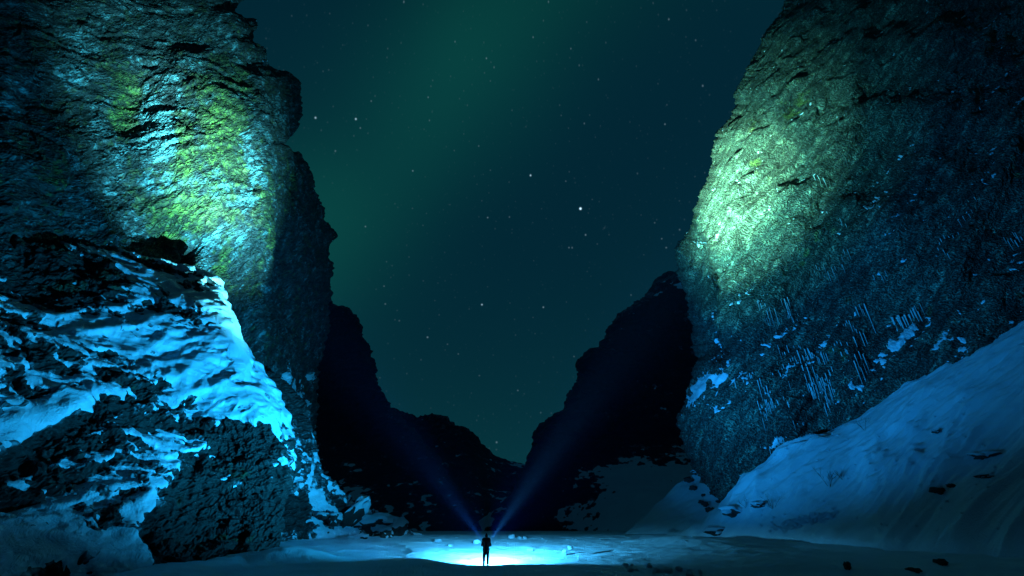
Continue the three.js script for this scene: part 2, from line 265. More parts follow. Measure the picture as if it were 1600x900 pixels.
// ---- snowy outcrop at the foot of the left wall
{
  const edge = smoothPoly([[300, -180], [330, 90], [385, 186], [420, 290], [440, 335], [470, 348], [510, 358], [560, 376], [600, 398], [640, 424], [680, 448], [710, 457], [745, 456], [790, 446], [850, 432], [890, 428]]);
  const crest = poly([[-300, 240], [0, 298], [90, 328], [186, 384], [290, 420], [335, 440], [348, 470], [358, 510], [376, 560], [398, 600], [424, 640], [457, 710], [460, 750]]);
  // columns run up the slope: every column keeps its x until it reaches the crest
  const X0 = -230, X1 = 458;
  const base = (u, v) => {
    const uf = Math.min(1, u / 0.95), x0 = lerp(X0, X1, uf ** 0.92), top = crest(x0), bottom = 960, vv = Math.min(1, v / 0.93), y = lerp(bottom, top, vv);
    let x = x0; const lim = edge(y); if (y > 700) x = Math.min(x0, lerp(x0, Math.min(x0, lim), step(x0, 330, 458)));
    const near = clamp(1 - (X1 - x0) / 70, 0, 1), t = clamp((905 - y) / (905 - 430), -.1, 1.3);
    let D = 24.2 + 0.028 * x + (5.5 + 0.0105 * x) * Math.sign(t) * Math.abs(t) ** 1.25 + 3.5 * (1 - Math.sqrt(1 - near * near * .98));
    // rounded over the crest
    D += 1.6 * step(vv, 0.86, 1);
    const p = P(x, y, D);
    if (v > 0.93) { const s = (v - 0.93) / 0.07, l = Math.hypot(p.x, p.z); p.x += p.x / l * 9 * s; p.z += p.z / l * 9 * s; p.y -= 3.5 * s; }
    if (u > 0.95) { const s = (u - 0.95) / 0.05, l = Math.hypot(p.x, p.z), a = Math.atan2(p.x / l, -p.z / l) - 0.55; p.x += Math.sin(a) * 8 * s; p.z -= Math.cos(a) * 8 * s; }
    return { p, x, y };
  };
  const undercut = [[330, 800, 105, 62, -0.15, 1.0], [60, 700, 120, 26, -0.5, .8], [40, 780, 90, 30, -0.2, .6], [390, 700, 34, 22, 0.1, .45], [240, 565, 36, 16, .2, .4], [90, 470, 90, 30, .2, .5], [300, 640, 20, 14, 0, .3]];
  const bulge = [[390, 640, 60, 30, .5, .8], [330, 600, 90, 40, .4, .6], [190, 620, 80, 40, -.5, .5], [120, 650, 80, 30, -.5, .5], [200, 800, 60, 30, -.6, .5], [330, 480, 40, 60, 0, .4]];
  const white = [[340, 585, 95, 32, .45, 1.0], [270, 560, 70, 34, .5, .6], [330, 630, 70, 25, .3, .5], [40, 660, 60, 24, -.45, .85], [100, 640, 60, 16, -.45, .7], [240, 780, 16, 60, .75, .6], [210, 815, 26, 45, .75, .55], [330, 500, 26, 45, -.2, .45], [360, 540, 14, 40, -.3, .5], [440, 730, 18, 70, 0, .35], [40, 860, 160, 22, 0, 1.2], [190, 865, 60, 16, .1, 1.1], [130, 510, 90, 14, .3, .5], [180, 480, 60, 20, .5, .3], [245, 440, 60, 10, .55, .3], [400, 650, 40, 12, .3, .5], [380, 742, 40, 6, .1, .5], [385, 775, 34, 5, .2, .35]];
  const bare = [[330, 812, 112, 66, -0.1, 1.9], [70, 360, 150, 45, .35, .3], [40, 450, 110, 40, .2, .15], [250, 850, 40, 30, .5, 1.2], [400, 820, 45, 45, 0, 1.3], [75, 700, 120, 14, -.5, 1.0], [30, 760, 80, 24, -.35, .8], [395, 705, 30, 16, 0, .6], [60, 440, 120, 40, .25, .35], [60, 390, 100, 40, .4, .35], [170, 440, 30, 20, 0, .4], [160, 600, 50, 10, -.4, .6], [30, 570, 60, 14, 0, .5], [235, 600, 30, 30, .3, .35], [50, 620, 50, 12, 0, .5], [330, 720, 40, 20, -.5, .5], [10, 520, 30, 16, 0, .4], [300, 660, 22, 14, .2, .5]];
  const sheet = rockSheet({
    dust: .75, along: [0.8, -0.6], nu: 520, nv: 460, facing: [0, 14, -20],
    base,
    low: (x, y, z, px, py) => 1.0 * fbm(x * 0.11, y * 0.11 + 4, z * 0.11, 2) + 0.3 * ridged(x * .3 + y * .1, y * .3 - x * .15, z * .3, 2) + 0.9 * blob(px, py, bulge) - 1.3 * blob(px, py, undercut),
    fine: (x, y, z) => {
      const q = blocks(x * 0.9 + y * .3, y * 1.1 - x * .35, z * 0.9), a = q[0], b = q[1];
      const w1 = noise(x * .3, y * .3, z * .3), w2 = noise(x * .9, y * .9, z * .9), g = x * .8 - z * .6;
      return 0.24 * (a - 0.5) + 0.3 * ledge(-y * .5 - g * .27 + 1.1 * w1 + .3 * w2) + 0.2 * ledge(-y * 1.25 - g * .6 + 1.2 * w2 + w1) + 0.2 * noise(x * 1.7, y * 2.4, z * 1.7) + (0.03 + 0.15 * step(noise(x * .28, y * .28, z * .28), -.2, .35)) * noise(x * 3.4, y * 4.4, z * 3.4) + 0.04 * noise(x * 7, y * 7, z * 7);
    },
    color: (x, y, z, px, py) => {
      const n1 = fbm(x * .4, y * .4, z * .4, 3), n3 = noise(x * 4.1, y * 4.1, z * 4.1);
      let c = mix3([0.008, 0.009, 0.01], [0.022, 0.022, 0.022], clamp(0.45 + n1, 0, 1));
      c = mix3(c, [0.035, 0.04, 0.01], step(n1 + .4 * n3 + blob(px, py, [[110, 420, 120, 70, .3, .5], [190, 400, 60, 40, .5, .4]]), 0.5, 0.85));
      const k = 1 + 0.45 * n3; return [c[0] * k, c[1] * k, c[2] * k];
    },
    snow: (x, y, z, px, py, ny) => 0.9 * (ny - 0.5) + 0.34 * fbm(x * 0.3 - y * .2, y * 0.5 + x * .25, z * 0.3, 3) + 0.16 * noise(x * 1.2 - y * .5, y * 1.9 + x * .9, z * 1.2) + 0.12 * noise(x * 2.6, y * 4.2 + x * 2, z * 2.6) + 0.06 + 0.95 * blob(px, py, white) - 0.75 * blob(px, py, bare),
    snowSmooth: 0.22,
  });
  const o = tag(addGroup('rock_outcrop'), 'huge dark rock outcrop patched with cyan snow, below the left wall', 'outcrop');
  addMesh('rock', sheet.rock, rockMat, o); addMesh('snow_cover', sheet.snow, snowMat, o).userData.kind = 'stuff';
}

// ---- talus running down from the left wall behind the outcrop
{
  const top = poly([[330, 540], [380, 560], [440, 590], [480, 640], [492, 700], [500, 738], [530, 765], [560, 788], [600, 806], [636, 829], [660, 838]]);
  const base = (u, v) => {
    const x = lerp(340, 660, u), yt = top(x), vv = Math.min(1, v / 0.85), y = lerp(872, yt, vv), t = (872 - y) / 300;
    const p = P(x, y, 43.5 + (x - 380) * 0.06 + 7 * t);
    if (v > 0.85) { const s = (v - 0.85) / 0.15, l = Math.hypot(p.x, p.z); p.x += p.x / l * 14 * s; p.z += p.z / l * 14 * s; p.y -= 5 * s; }
    return { p, x, y };
  };
  const sheet = rockSheet({
    dust: .75, nu: 260, nv: 220, facing: [0, 10, -25], base,
    low: (x, y, z) => 0.28 * fbm(x * .2, y * .2, z * .2, 3),
    fine: (x, y, z) => { const q = blocks(x * 1.2, y * 1.2, z * 1.2); return 0.3 * (q[0] - .5) + 0.2 * ridged(x * .9, y * .9, z * .9, 3) + .06 * noise(x * 4, y * 4, z * 4); },
    color: (x, y, z) => { const k = 1 + .6 * noise(x * 3, y * 3, z * 3); return [.03 * k, .03 * k, .031 * k]; },
    snow: (x, y, z, px, py) => 0.12 + 0.2 * fbm(x * .6, y * .6, z * .6, 3) + .18 * noise(x * 2.2, y * 2.2, z * 2.2) - .4 * blob(px, py, [[440, 600, 40, 40, 0, 1], [470, 650, 20, 60, 0, .9], [475, 790, 10, 40, 0, 1.2], [455, 800, 22, 28, 0, 1.4], [510, 812, 18, 10, .4, 1.5], [545, 805, 44, 7, .8, 1.5], [602, 838, 9, 7, 0, 1.3], [560, 845, 10, 5, 0, 1.3], [610, 815, 20, 10, .6, .7]]) + .3 * blob(px, py, [[490, 800, 20, 60, -.3, 1], [540, 840, 40, 20, 0, .8], [425, 620, 12, 60, -.5, .8]]),
    snowSmooth: .6,
  });
  const o = structure(addGroup('talus_slope'), 'dim snowy talus tongue running down behind the outcrop');
  addMesh('rubble', sheet.rock, rockMat, o); addMesh('snow_cover', sheet.snow, snowMat, o).userData.kind = 'stuff';
}

// ---- right wall
const rightD = poly([[1040, 76], [1110, 69], [1150, 66], [1240, 63], [1350, 60], [1450, 56], [1600, 50.5], [1900, 42], [2050, 39]]);
{
  const edge = poly([[-160, 1262], [0, 1230], [25, 1214], [60, 1188], [85, 1180], [110, 1164], [140, 1149], [150, 1146], [165, 1150], [185, 1140], [208, 1121], [250, 1110], [290, 1099], [310, 1091], [345, 1087], [362, 1080], [378, 1064], [400, 1056], [420, 1060], [436, 1066], [460, 1072], [500, 1080], [530, 1086], [556, 1092], [572, 1090], [590, 1082], [612, 1074], [640, 1064], [660, 1062], [690, 1064], [712, 1074], [735, 1086], [800, 1110], [870, 1120]]);
  const inner = poly([[330, 1080], [345, 1088], [380, 1112], [405, 1120], [430, 1126], [520, 1140], [570, 1150]]);    // the lit face ends here, a darker buttress stands behind it
  const U = 0.93, V = 0.96;
  const base = face({ x0: 2000, x1: edge, yb: 880, yt: -130, uFront: U, vFront: V, bend: 38, depth: 7, turn: 0.3,
    D: (x, y) => rightD(x) + 2.0 * Math.exp(-(((y - 500) / 90) ** 2)) * step(x, 1150, 1300) - 2.2 * Math.exp(-(((y - 660) / 70) ** 2)) * (1 - step(x, 1200, 1290)) + (y > 340 && y < 575 ? 5.5 * step(inner(y) - x, -3, 5) * step(y, 340, 372) * (1 - step(y, 545, 575)) : 0) + 6 * step(-y, -40, 130) });
  const sheet = rockSheet({
    along: [0.78, 0.63], nu: 560, nv: 600, facing: [0, 20, -30], base,
    low: (x, y, z, px, py) => {
      const a = (x * 0.78 + z * 0.63), s = y * 0.62 - a * 0.78, t = y * 0.78 + a * 0.62, w = 1 - 0.8 * (1 - step(px - edge(py), 5, 70));
      return w * (1.9 * fbm(a * .05, y * .05, 3.3, 2) + 1.1 * ridged(s * .11, t * .03, 8.1, 2) + 0.7 * ridged(s * .26, t * .06, 2.2, 2));
    },
    fine: (x, y, z, px, py) => {
      const a = (x * 0.78 + z * 0.63), s = y * 0.62 - a * 0.78, t = y * 0.78 + a * 0.62, q = blocks(s * 1.15, t * .6, z * .5);
      const w1 = noise(x * .2, y * .2, z * .2), w2 = noise(x * .75, y * .75, z * .75);
      return 0.1 * (q[0] - .5) + 0.6 * ledge(s * .17 + .6 * w1 + .08 * w2) + 0.22 * ledge(s * .8 + .5 * w2 + .6 * w1) + 0.06 * ledge(s * 2.1 + t * .2 + w2) + .05 * ledge(t * .3 + s * .1 + 1.5 * w1 + w2) + .06 * fbm(s * 2.6, t * 1.6, z, 2) + .07 * noise(x * 6, y * 6, z * 6);
    },
    color: (x, y, z, px, py) => {
      const a = (x * 0.78 + z * 0.63), s = y * 0.62 - a * 0.78, t = y * 0.78 + a * 0.62, n1 = fbm(s * .16, t * .07, 4, 4), n2 = fbm(s * .8, t * .5, z * .5, 3), n3 = noise(x * 4.2, y * 4.2, z * 4.2), n4 = noise(s * 1.9, t * 1.9, 7);
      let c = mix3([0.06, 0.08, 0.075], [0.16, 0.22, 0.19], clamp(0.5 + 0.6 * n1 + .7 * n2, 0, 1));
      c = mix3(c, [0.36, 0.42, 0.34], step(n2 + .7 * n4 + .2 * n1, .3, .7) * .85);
      c = mix3(c, [0.15, 0.2, 0.035], step(-.6 * n1 + .6 * n2 + blob(px, py, [[1174, 210, 14, 26, 0, .7], [1180, 265, 8, 10, .8, .8], [1230, 190, 10, 40, .8, .6], [1240, 410, 40, 20, -.6, .4], [1130, 300, 10, 40, 0, .4], [1400, 470, 60, 40, 0, .3]]), .5, .8) * .9);
      c = mix3(c, [0.2, 0.16, 0.05], step(blob(px, py, [[1170, 215, 8, 14, 0, .8], [1190, 198, 8, 8, 0, .5]]) + .4 * n2, .5, .8) * .7);
      c = mix3(c, [0.035, 0.036, 0.037], step(.6 * n2 - .3 * n1, .45, .8) * .6);
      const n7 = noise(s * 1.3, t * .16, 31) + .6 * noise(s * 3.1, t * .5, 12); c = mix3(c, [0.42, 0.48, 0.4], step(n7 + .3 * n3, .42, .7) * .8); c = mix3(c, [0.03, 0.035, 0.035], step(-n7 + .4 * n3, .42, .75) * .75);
      const k = 1 + .7 * n3; return [c[0] * k, c[1] * k, c[2] * k];
    },
    snow: (x, y, z, px, py, ny, f) => 0.5 * (ny - .6) - .3 + .5 * fbm(x * 1.1, y * 1.1, z * 1.1, 3) + .25 * noise(x * 3.5, y * 3.5, z * 3.5) + blob(px, py, [[1105, 598, 30, 14, -.5, .8], [1092, 625, 12, 22, .5, .8], [1135, 595, 18, 9, 0, .8], [1128, 645, 12, 10, 0, .3], [1150, 520, 20, 40, 0, .22], [1170, 480, 30, 30, 0, .15], [1410, 540, 7, 18, .5, .8], [1425, 525, 6, 13, .4, .75], [1392, 548, 6, 14, -.3, .5], [1328, 610, 8, 10, 0, .7], [1335, 620, 14, 8, -.5, .4], [1380, 575, 5, 5, 0, .6], [1245, 660, 20, 14, -.3, .6], [1215, 690, 30, 14, -.6, .45], [1470, 545, 20, 10, -.6, .3], [1460, 560, 30, 8, -.5, .25]]),
  });
  const o = structure(addGroup('cliff'), 'leaning rock wall on the right, its edge lit pale green, hung with icicles');
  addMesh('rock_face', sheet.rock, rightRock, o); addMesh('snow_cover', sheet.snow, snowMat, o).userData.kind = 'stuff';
  // icicles, one by one
  const shapes = [0, 1, 2, 3].map((k) => { const pts = [new THREE.Vector2(0, 0)]; for (let i = 0; i <= 9; i++) { const t = i / 9; pts.push(new THREE.Vector2(Math.max(0.002, (1 - t) ** 0.75 * (1 + 0.16 * Math.sin(i * (2.1 + k) + k))) , -t)); } return new THREE.LatheGeometry(pts, 7); });
  const clusters = [[1186, 468, 8, 22, 18, 3.2], [1213, 462, 4, 10, 16, 2.8], [1222, 486, 5, 10, 14, 1.8], [1262, 440, 4, 20, 20, 1.2], [1312, 500, 6, 14, 24, 2.2], [1342, 500, 4, 12, 18, 4], [1300, 560, 18, 36, 24, 3], [1245, 590, 56, 44, 30, 3.4], [1190, 640, 28, 34, 34, 2.6], [1392, 512, 9, 10, 8, 4.2], [1424, 490, 6, 8, 10, 3], [1466, 400, 9, 14, 16, 2.6], [1580, 375, 9, 20, 26, 2.2], [1350, 425, 5, 50, 30, 1.4], [1290, 415, 8, 40, 34, 1.5], [1225, 560, 18, 34, 22, 2.4], [1215, 700, 8, 24, 16, 2.2], [1155, 300, 2, 8, 20, 1.8], [1260, 285, 4, 30, 30, 1.6], [1510, 340, 5, 40, 30, 1.3], [1305, 340, 4, 30, 20, 1.3], [1270, 620, 24, 30, 18, 2.6]];
  for (const [cx, cy, count, sx, sy, len] of clusters) for (let i = 0, x = 0, y = 0, run = 0; i < count; i++) {
    if (run-- <= 0) { x = cx + sx * (rnd() + rnd() - 1) * 1.2; y = cy + sy * (rnd() + rnd() - 1) * 1.2; run = Math.floor(rr(2, 8)); } else { x += rr(1.5, 9); y += rr(-9, 8); }   // they hang in rows along the ledges
    const e = edge(y), u = U * (2000 - x) / (2000 - e), v = V * (880 - y) / 1010, s = sheet.at(u, v), l = len * rr(0.3, 1.6), w = rr(0.025, 0.06) * (0.6 + 0.25 * len) * (cx === 1392 ? 1.9 : 1);
    const m = addMesh('icicle', shapes[i % 4], iceMat, o); m.position.copy(s.p).addScaledVector(s.n, 0.1 + w); m.position.y += 0.15; m.scale.set(w, l, w); m.rotation.y = rr(0, 6);
  }
}

// ---- the snow bank at the foot of the right wall
const bankTop = poly([[1040, 850], [1100, 838], [1130, 816], [1148, 790], [1165, 758], [1190, 722], [1240, 690], [1330, 650], [1400, 600], [1450, 570], [1520, 525], [1600, 478], [1750, 392], [2000, 262]]);
const bankFoot = poly([[1040, 862], [1130, 846], [1200, 850], [1370, 862], [1600, 888], [2000, 930]]);
const bankFootD = poly([[1040, 54], [1130, 53], [1370, 41], [1600, 36.2], [2000, 33]]);
let bankAt;
{
  const nu = 420, nv = 260, pos = [], uv = [], idx = [];
  const at = (u, v) => {
    const x = lerp(1045, 1990, u), yt = bankTop(x) - 10, yf = bankFoot(x), Dt = rightD(x) + 2.2, Df = bankFootD(x);
    const a = P(x, yf, Df), b = P(x, yt, Dt), p = a.lerp(b, v);
    p.y -= 1.1 * Math.sin(v * Math.PI) * 0.55 * step(x, 1150, 1400);
    const py = lerp(yf, yt, v), cross = (py + 0.8 * x) * 0.047, along = (x - 0.8 * py) * 0.05;         // drifts run with the fall line, down to the left
    const hump = 1.9 * Math.exp(-(((cross - 82) / 3.2) ** 2)) * step(v, .02, .25) * (1 - step(v, .6, .92)) * (1 - step(x, 1420, 1600)); p.y += hump;
    const g = noise(cross * 0.5 + along * .02, along * 0.06, 3) * 0.9 + Math.max(0, noise(cross * 1.2, along * 0.11, 9)) * 0.6 + 0.48 * ridged(cross * 1.5 + .4 * noise(along * .3, cross, 1), along * 0.16, 5, 3) * step(v, .1, .4) * (1 - .7 * step(x, 1450, 1600)) * (.4 + .8 * step(noise(cross * .4, along * .25, 2), -.2, .3)) + 0.05 * noise(p.x * 1.5, p.y * 1.5, p.z * 1.5) + 0.4 * noise(p.x * .12, p.z * .12, 20);
    p.y += g * step(v, 0, .08) * (1 - .75 * step(v, .7, 1)) - 0.5 * (1 - step(v, 0, .05));
    return p;
  };
  bankAt = (x, y) => { let best, bd = 1e9; for (let k = 0; k <= 400; k++) { const p = at((x - 1045) / 945, k / 400), d = dirOf(x, y), q = Math.abs((p.y - EYE) / -p.z - d[1] / -d[2]); if (q < bd) { bd = q; best = p; } } return best; };
  for (let j = 0; j <= nv; j++) for (let i = 0; i <= nu; i++) { const p = at((i / nu) ** 1.2, j / nv); pos.push(p.x, p.y, p.z); uv.push(p.x, p.z); }
  for (let j = 0; j < nv; j++) for (let i = 0; i < nu; i++) { const a = j * (nu + 1) + i; idx.push(a, a + 1, a + nu + 2, a, a + nu + 2, a + nu + 1); }
  const g = new THREE.BufferGeometry(); g.setAttribute('position', new THREE.Float32BufferAttribute(pos, 3)); g.setAttribute('uv', new THREE.Float32BufferAttribute(uv, 2)); g.setIndex(idx); g.computeVertexNormals();
  structure(addMesh('snow_slope', g, snowMat), 'smooth steep blue snow slope under the right wall');
}

// ---- the apron of snow below the right wall's lower bulge
let apronAt;
{
  const nu = 90, nv = 90, pos = [], uv = [], idx = [];
  const at = (u, v) => { const x = lerp(900, 1230, u), a = P(x, 862, 57), b = P(x, lerp(856, 724, step(u, .05, .7)), lerp(66, 76, step(u, 0, .6))), p = a.lerp(b, v); p.y += .5 * fbm(p.x * .25, p.z * .25, 6, 3) - .8 * Math.sin(v * Math.PI); return p; };
  apronAt = (x, y) => { let best, bd = 1e9; for (let k = 0; k <= 300; k++) { const p = at((x - 900) / 330, k / 300), d = dirOf(x, y), q = Math.abs((p.y - EYE) / -p.z - d[1] / -d[2]); if (q < bd) { bd = q; best = p; } } return best; };
  for (let j = 0; j <= nv; j++) for (let i = 0; i <= nu; i++) { const p = at(i / nu, j / nv); pos.push(p.x, p.y, p.z); uv.push(p.x, p.z); }
  for (let j = 0; j < nv; j++) for (let i = 0; i < nu; i++) { const a = j * (nu + 1) + i; idx.push(a, a + 1, a + nu + 2, a, a + nu + 2, a + nu + 1); }
  const g = new THREE.BufferGeometry(); g.setAttribute('position', new THREE.Float32BufferAttribute(pos, 3)); g.setAttribute('uv', new THREE.Float32BufferAttribute(uv, 2)); g.setIndex(idx); g.computeVertexNormals();
  structure(addMesh('snow_apron', g, snowMat), 'dim snow apron with dark rocks below the right wall');
}

// ---- the gorge goes on behind the camera
for (const [a, b, c] of [[[-66, -14], [-46, 30], [-30, 95]], [[78, -22], [58, 30], [34, 95]], [[-40, 92], [0, 104], [44, 92]]]) {
  const curve = new THREE.QuadraticBezierCurve3(new THREE.Vector3(a[0], 0, a[1]), new THREE.Vector3(b[0], 0, b[1]), new THREE.Vector3(c[0], 0, c[1]));
  const sheet = rockSheet({ nu: 90, nv: 60, facing: [0, 20, 10], along: [.7, .7], base: (u, v) => { const p = curve.getPoint(u), l = Math.hypot(p.x, p.z); p.x += p.x / l * 16 * v; p.z += p.z / l * 16 * v; p.y = lerp(-4, 82, v); return { p, x: 0, y: 0 }; },
    low: (x, y, z) => 3 * fbm(x * .05, y * .05, z * .05, 3), fine: (x, y, z) => .6 * ridged(x * .2, y * .2, z * .2, 2), color: (x, y, z) => { const k = 1 + .5 * noise(x * .3, y * .3, z * .3); return [.045 * k, .05 * k, .05 * k]; } });
  structure(addMesh('cliff', sheet.rock, rockMat), 'dark gorge wall behind the viewpoint');
}

// ---- mountains farther down the valley
const FAR = 2.3;
function mountain(name, label, o) {
  const q = 1 / FAR;
  const sheet = rockSheet({
    facing: [0, 10, 0], ...o,
    low: (x, y, z, px, py) => { x *= q; y *= q; z *= q; return FAR * o.rough * (1 - .55 * step(py, 680, 730)) * (1.6 * fbm(x * .05, y * .05, z * .05, 2) + 0.9 * ridged(x * .07, y * .13, z * .07, 3)); },
    fine: (x, y, z, px, py) => { x *= q; y *= q; z *= q; return FAR * o.rough * (1 - .8 * step(py, 680, 730)) * (0.8 * ridged(x * .22, y * .4, z * .22, 3) + .25 * noise(x * .9, y * .9, z * .9)); },
    color: (x, y, z) => { const k = 1 + .5 * noise(x * .2, y * .2, z * .2); return [.022 * k, .023 * k, .026 * k]; },
    snow: (x, y, z, px, py, ny) => { x *= q; y *= q; z *= q; return FAR * (o.snow(x, y, z, px, py, ny) + .3 * noise(x * .55, y * .9, z * .55) + .25 * noise(x * 1.3, y * 2, z * 1.3) - .24); },
    dust: .4,
    snowSmooth: .6,
  });
  const m = structure(addGroup(name), label);
  addMesh('rock', sheet.rock, rockMat, m); addMesh('snow_cover', sheet.snow, snowMat, m).userData.kind = 'stuff';
}
mountain('mountain', 'black buttress behind the left wall', {
  nu: 110, nv: 220, rough: .8,
  base: face({ x0: 420, x1: poly([[420, 500], [478, 516], [484, 528], [482, 540], [486, 547], [500, 552], [530, 560], [565, 573], [600, 588], [630, 601], [645, 612], [720, 690], [800, 740], [860, 760]]), yb: 860, yt: 470, D: (x, y) => FAR * (100 - 22 * step(y, 640, 860)), bend: 30, depth: 10 * FAR, back: 90, jag: 3 }),
  snow: (x, y, z, px, py, ny) => .5 * (ny - .45) + .35 * fbm(x * .16, y * .3, z * .16, 3) - .14 + blob(px, py, [[522, 500, 14, 16, 0, .4]]) + .12 * step(py, 690, 800),
});
{
  const ridge = poly([[480, 600], [560, 625], [605, 641], [625, 650], [650, 657], [675, 654], [688, 651], [693, 653], [705, 664], [725, 676], [750, 700], [772, 716], [800, 724], [830, 730], [880, 742], [1000, 760]]);
  mountain('mountain', 'low dark ridge closing the valley in the centre', {
    nu: 200, nv: 110, rough: 1.1,
    base: (u, v) => { const x = lerp(480, 1000, u), vv = Math.min(1, v / .9), y = lerp(852, ridge(x), vv), p = P(x, y, FAR * (120 + 75 * vv)); if (v > .9) { p.z -= 140 * (v - .9) * 10; p.y -= 30 * (v - .9) * 10; } return { p, x, y }; },
    snow: (x, y, z, px, py, ny) => .5 * (ny - .5) + .5 * fbm(x * .16, y * .22, z * .16, 4) - .12,
  });
}
mountain('mountain', 'stepped dark mountain behind the right wall, streaked with snow', {
  nu: 190, nv: 260, rough: .85,
  base: face({ x0: 1240, x1: poly([[420, 1060], [438, 1040], [442, 1030], [474, 1000], [487, 980], [495, 968], [520, 954], [540, 944], [551, 943], [553, 919], [565, 911], [580, 908], [605, 904], [625, 893], [640, 880], [655, 856], [668, 842], [680, 836], [700, 835], [715, 824], [735, 818], [770, 800], [800, 770], [840, 720], [860, 700]]), yb: 858, yt: 432, D: (x, y) => FAR * (112 - 30 * step(y, 690, 858) * step(x, 800, 1040)), bend: 26, depth: 10 * FAR, turn: .25, back: 90, jag: 3 }),
  snow: (x, y, z, px, py, ny) => .6 * (ny - .55) + .4 * fbm(x * .1, y * .34, z * .1, 3) - .1 + .5 * step(py + .3 * (px - 950) + 34 * noise(x * .08, y * .1, z * .08), 690, 790) - .16 * (1 - step(px, 850, 1000)) + .26 * step(px, 920, 980),
});

// ---- the valley floor: one sheet of snow
const lipH = poly([[-40, .1], [-19, .0], [-15.4, -.3], [-12.1, .14], [-10, .16], [-6.5, .33], [-5.4, .36], [-3.9, .1], [-2.4, -.03], [-1.58, -.06], [-.4, .03], [1, .04], [5.4, 0], [7.7, -.38], [10, -.62], [14, -.75], [40, -.6]]);
const plainH = poly([[0, .1], [8, .05], [20, -.9], [28, -.75], [34, -.22], [38, .22], [44, .72], [52, 1.12], [60, 1.34], [90, 1.6], [150, 1.72], [700, 1.75]]);
const smooth1 = (f, w) => (x) => (f(x - 2 * w) + 2 * f(x - w) + 3 * f(x) + 2 * f(x + w) + f(x + 2 * w)) / 9;
const lipS = smooth1(lipH, .22), plainS = smooth1(plainH, 1.2);
function groundH(x, z) {
  const D = -z, base = plainS(D), lip = lipS(x), d = D - 32 - 0.25 * noise(x * .35, 2, 0);
  const near = d < 0 ? Math.exp(-((d / 5.5) ** 2)) : Math.exp(-((d / 1.15) ** 2));
  let h = lerp(base, lip - (d < 0 ? .05 * d * d / 5 * .5 : 0), near);
  h += .75 * Math.exp(-(((x + 14.2) / 2.6) ** 2) - (((D - 35) / 1.5) ** 2)) + .5 * Math.exp(-(((x + 18) / 4) ** 2) - (((D - 34.4) / 1.6) ** 2)) + .35 * Math.exp(-(((x + 27) / 7) ** 2) - (((D - 32.5) / 2.4) ** 2));
  h += .55 * Math.exp(-(((x - 16) / 4) ** 2) - (((D - 45) / 5) ** 2)) + .3 * Math.exp(-(((x - 17) / 5) ** 2) - (((D - 37) / 3) ** 2));
  const far = 1 - near * .8, k = step(D, 2, 12);
  h += k * far * (.15 * noise(x * .22 + D * .1, D * .5, 3) + .11 * ridged(x * .3 + D * .25, D * .6, 6, 3) * .5 + .075 * noise(x * .8, D * 1.2, 9)) + k * (.034 * noise(x * 1.9, D * 2.2, 1) + .008 * noise(x * 6, D * 6, 4));
  // a brook channel wandering past on the left, and the scarp below the right bank
  const ch = 41.5 + (x + 12) * 1.1 + .8 * noise(x * .4, 5, 5); if (x > -12.5 && x < -4) h -= .3 * Math.exp(-(((D - ch) / .55) ** 2)) * step(x, -12.5, -11) * (1 - step(x, -6, -4));
  // broken crust right of the mound
  h += .2 * Math.max(0, noise(x * 1.6, D * 1.6, 12)) * Math.exp(-(((x - 9.8) / 3) ** 2) - (((D - 31.2) / 1.6) ** 2)) * 2;
  return h;
}
{
  const axis = (parts) => { const a = []; for (const [s, e, n] of parts) for (let i = 0; i < n; i++) a.push(s + (e - s) * i / n); a.push(parts.at(-1)[1]); return a; };
  const xs = axis([[-700, -120, 10], [-120, -45, 15], [-45, -26, 60], [-26, 24, 380], [24, 45, 80], [45, 120, 15], [120, 700, 10]]), zs = axis([[300, 0, 12], [0, -24, 24], [-24, -29, 20], [-29, -40, 150], [-40, -60, 110], [-60, -100, 60], [-100, -200, 30], [-200, -900, 14]]);
  const pos = [], uv = [], idx = [], w = xs.length;
  for (const z of zs) for (const x of xs) { pos.push(x, groundH(x, z), z); uv.push(x, z); }
  for (let j = 0; j < zs.length - 1; j++) for (let i = 0; i < w - 1; i++) { const a = j * w + i; idx.push(a, a + 1, a + w + 1, a, a + w + 1, a + w); }
  const g = new THREE.BufferGeometry(); g.setAttribute('position', new THREE.Float32BufferAttribute(pos, 3)); g.setAttribute('uv', new THREE.Float32BufferAttribute(uv, 2)); g.setIndex(idx); g.computeVertexNormals();
  structure(addMesh('ground', g, snowMat), 'snow covered valley floor with drifts');
}
/** where the line of sight meets the floor */
function onGround(px, py) { const d = dirOf(px, py); let last = 26; for (let D = 26; D < 140; D += .05) { const k = D / -d[2]; if (EYE + d[1] * k <= groundH(d[0] * k, -D)) { last = D; break; } last = D; } const k = last / -d[2]; return new THREE.Vector3(d[0] * k, groundH(d[0] * k, -last), -last); }

// ---------------------------------------------------------------- loose rocks, clods, shrubs
function lump(s, detail, amp, freq, flat = 1) {
  let g = new THREE.IcosahedronGeometry(1, detail); g.deleteAttribute('uv'); g.deleteAttribute('normal'); g = mergeVertices(g, 1e-4);
  const p = g.attributes.position, v = new THREE.Vector3(), uv = [];
  for (let i = 0; i < p.count; i++) { v.fromBufferAttribute(p, i); const q = blocks(v.x * freq + s, v.y * freq + 2 * s, v.z * freq); v.multiplyScalar(1 + amp * (q[0] - .5) + amp * .8 * noise(v.x * 1.7 + s, v.y * 1.7, v.z * 1.7)); p.setXYZ(i, v.x, v.y * flat, v.z); uv.push(v.x + v.z, v.y); }
  g.setAttribute('uv', new THREE.Float32BufferAttribute(uv, 2)); g.computeVertexNormals(); return g;
}
const rockShapes = [1, 2, 3, 4].map((s) => lump(s * 3.7, 4, .55, 1.5, .8)), clodShapes = [1, 2, 3].map((s) => lump(s * 5.1, 3, .35, 1.2, .85));
